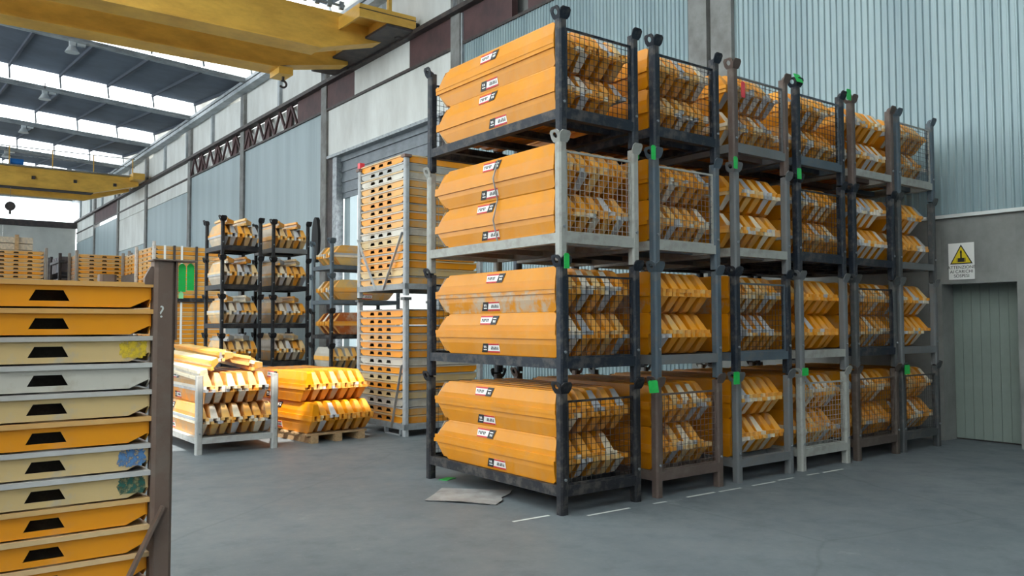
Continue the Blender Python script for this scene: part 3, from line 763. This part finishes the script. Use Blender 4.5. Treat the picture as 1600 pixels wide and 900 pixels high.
# ================================================================== BACKGROUND RACKS WITH SHORT BEAMS
def small_cage_fill(org, Wd, D, ht, rail, along_x, L, n, dirt, body, lvname, group, loose=True, hb=.19, wher=''):
    for row in (0,1):
        for k in range(n):
            off = .1+k*((Wd if not along_x else D)-.2)/(n-1)
            z = org[2]+rail+row*hb+(hb if row==0 else 0)
            if along_x: Mx = Matrix.Translation((org[0]+Wd/2, org[1]+off, z)) @ Matrix.Rotation(math.pi/2,4,'Z')
            else: Mx = Matrix.Translation((org[0]+off, org[1]+D/2, z))
            if row == 0: Mx = Mx @ FLIP
            beam(L, Mx, dirt, f"short beam, {ORD[k]} in {'lower' if row==0 else 'upper'} row, {lvname} cage of {wher}", group, h=hb, body=oc(random.choice(body),.6), name='short_formwork_beam',
                 sticker=((1 if row==0 else -1),0) if (along_x and k==0) else None)
    if loose:
        for j in range(2):
            Mx = Matrix.Translation((org[0]+Wd*(.3+.4*j), org[1]+D/2, org[2]+rail+2*hb+.05)) @ Matrix.Rotation(R(random.uniform(-6,6)),4,'Z') @ Matrix.Rotation(R(94),4,'Y') @ Matrix.Translation((0,0,-.1))
            beam(L, Mx, dirt, f"{['left','right'][j]} flat-laid pale beam on top in {lvname} cage of {wher}", group, h=hb, body=oc(random.choice([(226,220,206),(214,208,196),(230,190,120)]),.5), name='short_formwork_beam')
PALE = [(214,190,160),(196,180,160),(220,170,100),(228,180,110)]
LV5 = ['floor','second','third','fourth','top']
for cI, (bx, by) in enumerate(((.17,9.37),(1.09,9.37))):
    wn = ['the left short-beam rack','the right short-beam rack'][cI]
    for lv in range(5):
        cage((bx,by,lv*.69), .735 if cI==0 else .72, .96, .68, .22, steel(BLK,.2), f"black low stacking cage, {LV5[lv]} level of {wn}", 'low cages of the short-beam racks', front=False, back=False, pw=.06, slats=2, railcol=steel(GRY if (cI,lv)==(1,4) else BLK,.2))
        if lv >= 1: small_cage_fill((bx,by,lv*.69), .73, .96, .69, .225, False, .86, 5, .6, PALE, LV5[lv], 'short beams in the black racks', wher=wn)
# rack with beams lying crosswise beside the tower
mx_, my_ = 1.55, 7.88
for lv in range(5):
    cage((mx_,my_,lv*.6), 1.35, .82, .6, .2, steel(SLT if lv>2 else BLK,.3), f"low cage, {LV5[lv]} level of the stack between black racks and panel tower", 'low cages beside the tower', front=False, back=False, pw=.06, slats=2)
    if lv >= 3: small_cage_fill((mx_,my_,lv*.6), 1.35, .82, .6, .205, True, 1.2, 4, .5, [(222,170,90),(226,190,120)], LV5[lv], 'crosswise short beams', loose=False, hb=.175, wher='the crosswise stack')
    elif lv == 2: small_cage_fill((mx_,my_,lv*.6), 1.35, .82, .6, .205, True, 1.2, 4, .1, [(176,96,44),(166,88,40)], LV5[lv], 'crosswise short beams', loose=False, hb=.19, wher='the crosswise stack')
    elif lv == 1: small_cage_fill((mx_,my_,lv*.6), .72, .82, .6, .205, False, .8, 5, .9, [(190,186,176)], LV5[lv], 'crosswise short beams', loose=False, hb=.19, wher='the crosswise stack')

# ================================================================== FAR PANEL STACKS
def far_stack(x, y, a, b, n, z0, face, name, nm_from, pitch=.12, group='far panel stacks', crate=True, cols=None, posts=(150,140,130)):
    cols = cols or [(OR,.2,'orange'),(PO,.4,'faded orange')]
    slots = [a*.25,a*.5,a*.75]
    for i in range(n):
        rgb, d, cn = random.choice(cols)
        if face == 'y': Mx = Matrix.Translation((x,y,z0+i*pitch))
        else: Mx = Matrix.Translation((x,y+a,z0+i*pitch)) @ Matrix.Rotation(-math.pi/2,4,'Z')
        panel(Mx, a, b, pitch-.004, slots, rgb, d, random.choice([(226,196,150),(206,186,160)]), f"{cn} panel, {ORD[i]} from the bottom of {name}", group)
    if crate:
        ax, ay = (a,b) if face == 'y' else (b,a)
        t = tag(empty('panel_crate', (x,y,0)), f'crate posts and base of {name}', 'crate', 'far panel crates')
        for px, py in ((-.1,-.02),(ax+.02,-.02),(-.1,ay-.06),(ax+.02,ay-.06)): obj('post', post_mesh(z0+n*pitch+.1,.08), t, loc=(px,py,0), col=oc(posts,.4))
        part_box('base', t, (-.1,0,0), (ax+.1,ay,z0-.004), M_STEEL, oc((90,84,80),.3))
far_stack(-2.2,23.2,1.45,1.3,12,2.38,'y','the far left stack','', .12)
far_stack(.12,22.7,1.42,1.3,12,2.32,'y','the far stack right of the shadow-painted crates','', .12)
far_stack(1.2,18.0,2.0,1.75,23,1.0,'x','the strapped stack behind the front post','', .118, posts=(214,206,196))
for yy in (20.6,23.4): far_stack(1.35 if yy<22 else 1.75,yy,1.8,1.3,5 if yy<22 else 4,3.1 if yy<22 else 3.4,'x',f"the {'middle' if yy<22 else 'rear'} slotted stack along the hall",'', .12)
part_box('shelf_bar', tag(empty('cross_rail', (1.15,17.9,2.2)), 'dark steel rail across the middle of the strapped stack', 'rail'), (0,0,0), (1.9,.06,.11), M_STEEL, steel(BLK))
# straps on the strapped stack front: white steel bands and dark joints
for dx, mt, w in ((.18,M_WHITE,.05),(.42,M_DARKSTEEL,.06),(.62,M_WHITE,.05),(1.0,M_DARKSTEEL,.06)):
    part_box('band', tag(empty('pack_band', (1.2+dx,17.96,0)), {.18:'white band nearest the left corner of the strapped stack',.42:'dark band second from left on the strapped stack',.62:'white band third from left on the strapped stack',1.0:'dark band beside the black rack on the strapped stack'}[dx], 'band', 'bands on the strapped stack'), (0,0,1.0), (w,.03,3.72), mt)
# crates in a row between the two far stacks, shadow painted into their colours
for i in range(5):
    y = 24.6+i*2.2
    t = tag(empty('shaded_crate', (-.15,y,0)), f"{['first','second','third','fourth','last'][i]} shadow-painted crate in the row between the far left stacks", 'crate', 'shadow-painted crates between the far stacks')
    for px, py in ((0,0),(.9,0),(0,1.8),(.9,1.8)): obj('post', post_mesh(3.9,.09), t, loc=(px,py,0), col=oc((70,62,64),.4))
    for z in (.2,1.3,2.5,3.6): part_box('shelf_rail', t, (0,0,z), (.95,1.85,z+.08), M_STEEL, oc((66,62,66),.4))
    for k in range(4):
        for z in (2.6,3.3): part_box('stacked_piece', t, (.06,.1+k*.43,z), (.9,.42+k*.43,z+.5), M_STEEL, oc(random.choice([(96,88,92),(120,110,108),(84,84,96)]),.5))
# pale timber-like panels on top of the far left stack
t = tag(empty('pale_panel_pack', (-2.2,23.6,3.86)), 'pale weathered panel pack lying on the far left stack', 'panel pack')
for i in range(2): part_box('board', t, (-.3,0,i*.2), (1.2,1.0,i*.2+.18), M_PLY)
part_box('upright', t, (.72,-.08,-.05), (.82,0,.45), M_WOOD)

# ================================================================== SIGN, TAGS, FLOOR BITS
sg = tag(empty('warning_sign', (XW-.012,-.07,2.155)), 'white suspended-load warning sign with yellow triangle on the concrete wall', 'sign')
# local frame: print faces -x ; local x of the print runs along -y
def on_sign(name, mb, mat, d): 
    o = part(name, mb, mat, sg, rot=(0,0,-math.pi/2)); o.location = (-d,0,0); return o
on_sign('board', MB().plate([(-.165,0),(.165,0),(.165,.485),(-.165,.485)], [], .006), M_WHITE, 0)
on_sign('triangle_border', MB().plate([(-.145,.205),(.145,.205),(0,.465)], [], .002), M_BLACK, .002)
on_sign('triangle', MB().plate([(-.122,.219),(.122,.219),(0,.438)], [], .002), M_YELLOW, .004)
mb = MB().box(-.042,.042,0,.002,.232,.285).box(-.055,-.048,0,.002,.232,.285).box(.048,.055,0,.002,.232,.285).box(-.01,.01,0,.002,.285,.36)
mb.plate([(-.014,.355),(.014,.355),(.008,.385),(-.008,.385)], [], .002)
on_sign('load_and_hook', mb, M_BLACK, .006)
for s, z, sz in (('ATTENZIONE',.142,.058),('AI CARICHI',.085,.058),('SOSPESI',.028,.058)):
    text(s, sz, M_BLACK, sg, (-.003,0,z), (math.pi/2,0,-math.pi/2), 'lettering', .0008)
def hang_tag(x, z, w, h, label, mat=None, y=-.035, tilt=0, rz=0):
    o = part('hanging_tag', MB().plate([(-w/2,0),(w/2,0),(w/2,h),(w/2-.012,h+.012),(-w/2+.012,h+.012),(-w/2,h)], [], .004), mat or M_GREEN, loc=(x,y,z), rot=(R(tilt),0,rz))
    return tag(o, label, 'tag', 'coloured tags on the cages')
hang_tag(.005,2.03,.055,.115,'green tag on the near post between second and third cages of the nearest stack',y=-.05)
hang_tag(.93,3.06,.06,.115,'dark side green tag right of the third nearest-stack cage',y=.04,rz=R(80)); hang_tag(1.05,3.06,.055,.12,'green tag on the second stack between third and top cages',y=-.05)
hang_tag(2.225,3.11,.06,.11,'green tag on the third stack between third and top cages',y=-.05)
hang_tag(3.30,3.12,.075,.105,'green tag on the fourth stack between third and top cages',y=-.05)
hang_tag(3.34,4.175,.12,.10,'broad green tag on the ear atop the fourth stack',y=-.055,tilt=-25)
hang_tag(4.33,4.15,.09,.115,'green tag hanging between tops of the fourth and fifth stacks',y=-.03)
hang_tag(1.02,.955,.12,.10,'green tag tilted on the bottom cage post of the second stack',y=-.06,tilt=-10)
hang_tag(2.18,.98,.09,.11,'green tag on the bottom cage post of the third stack',y=-.06)
hang_tag(3.33,1.02,.11,.07,'green tag on the bottom cage post of the fourth stack',y=-.06)
hang_tag(5.45,.955,.12,.10,'shaded green tag on the bottom cage post of the last stack',y=-.06)
hang_tag(2.40,3.86,.06,.15,'red tag on the top cage of the third stack',M_REDTAG,y=-.02)
hang_tag(FX+.122,1.715,.031,.115,'larger green tag hanging on the foreground rusty post',y=FY-.03); hang_tag(FX+.158,1.722,.031,.11,'right-hand green tag of the pair on the foreground post',y=FY-.03)
hang_tag(FX+.118,1.685,.02,.022,'small pale green sticker below the foreground green tags',M_PALETAG,y=FY-.031)
o = part('fallen_tag', MB().box(-.08,.08,-.05,.05,.001,.006), M_GREEN, loc=(.12,1.95,0), rot=(0,0,.4)); tag(o, 'green tag fallen on the floor behind the nearest stack', 'tag')
# cut sheet on the floor
P_ = [(-.604,1.188),(-.40,.93),(-.21,.655),(-.08,.74),(.0,.86),(.14,.93),(.265,1.054),(.02,1.3),(-.211,1.535),(-.4,1.36)]
vs = [(x,y,.004+.01*math.sin(i*1.7)**2) for i,(x,y) in enumerate(P_)]
o = part('scrap_metal_sheet', MB().loft([vs,[(x,y,z+.006) for x,y,z in vs]]), M_RUSTSHEET); tag(o, 'flat worn metal sheet lying on the floor beside the nearest stack', 'metal sheet')
# chalk line in front of the stacks
random.seed(5)
x = -.45
ln = struct(empty('trim_1', (0,0,0)), 'worn white floor line in front of the stacks')
while x < 3.7:
    l = random.uniform(.15,.5); y = -.12-.012*x+random.uniform(-.01,.01)+(.2 if x<.0 else 0)
    part('line_segment', MB().add([(x,y-.008,.0015),(x+l,y-.018,.0015),(x+l,y+.012,.0015),(x,y+.02,.0015)], [(0,1,2,3)]), M_CHALK, ln); x += l+random.uniform(.02,.3)
# loose wheel-like coil on the wall by the roller door
o = part('hanging_hose_coil', MB().cyl((0,0,0),(-.12,0,0),.75,n=28), M_RUBBER, loc=(XW-.03,20.5,4.4), scale=(1,.35,1)); tag(o, 'dark hose coil hanging on the wall left of the roller door', 'hose')
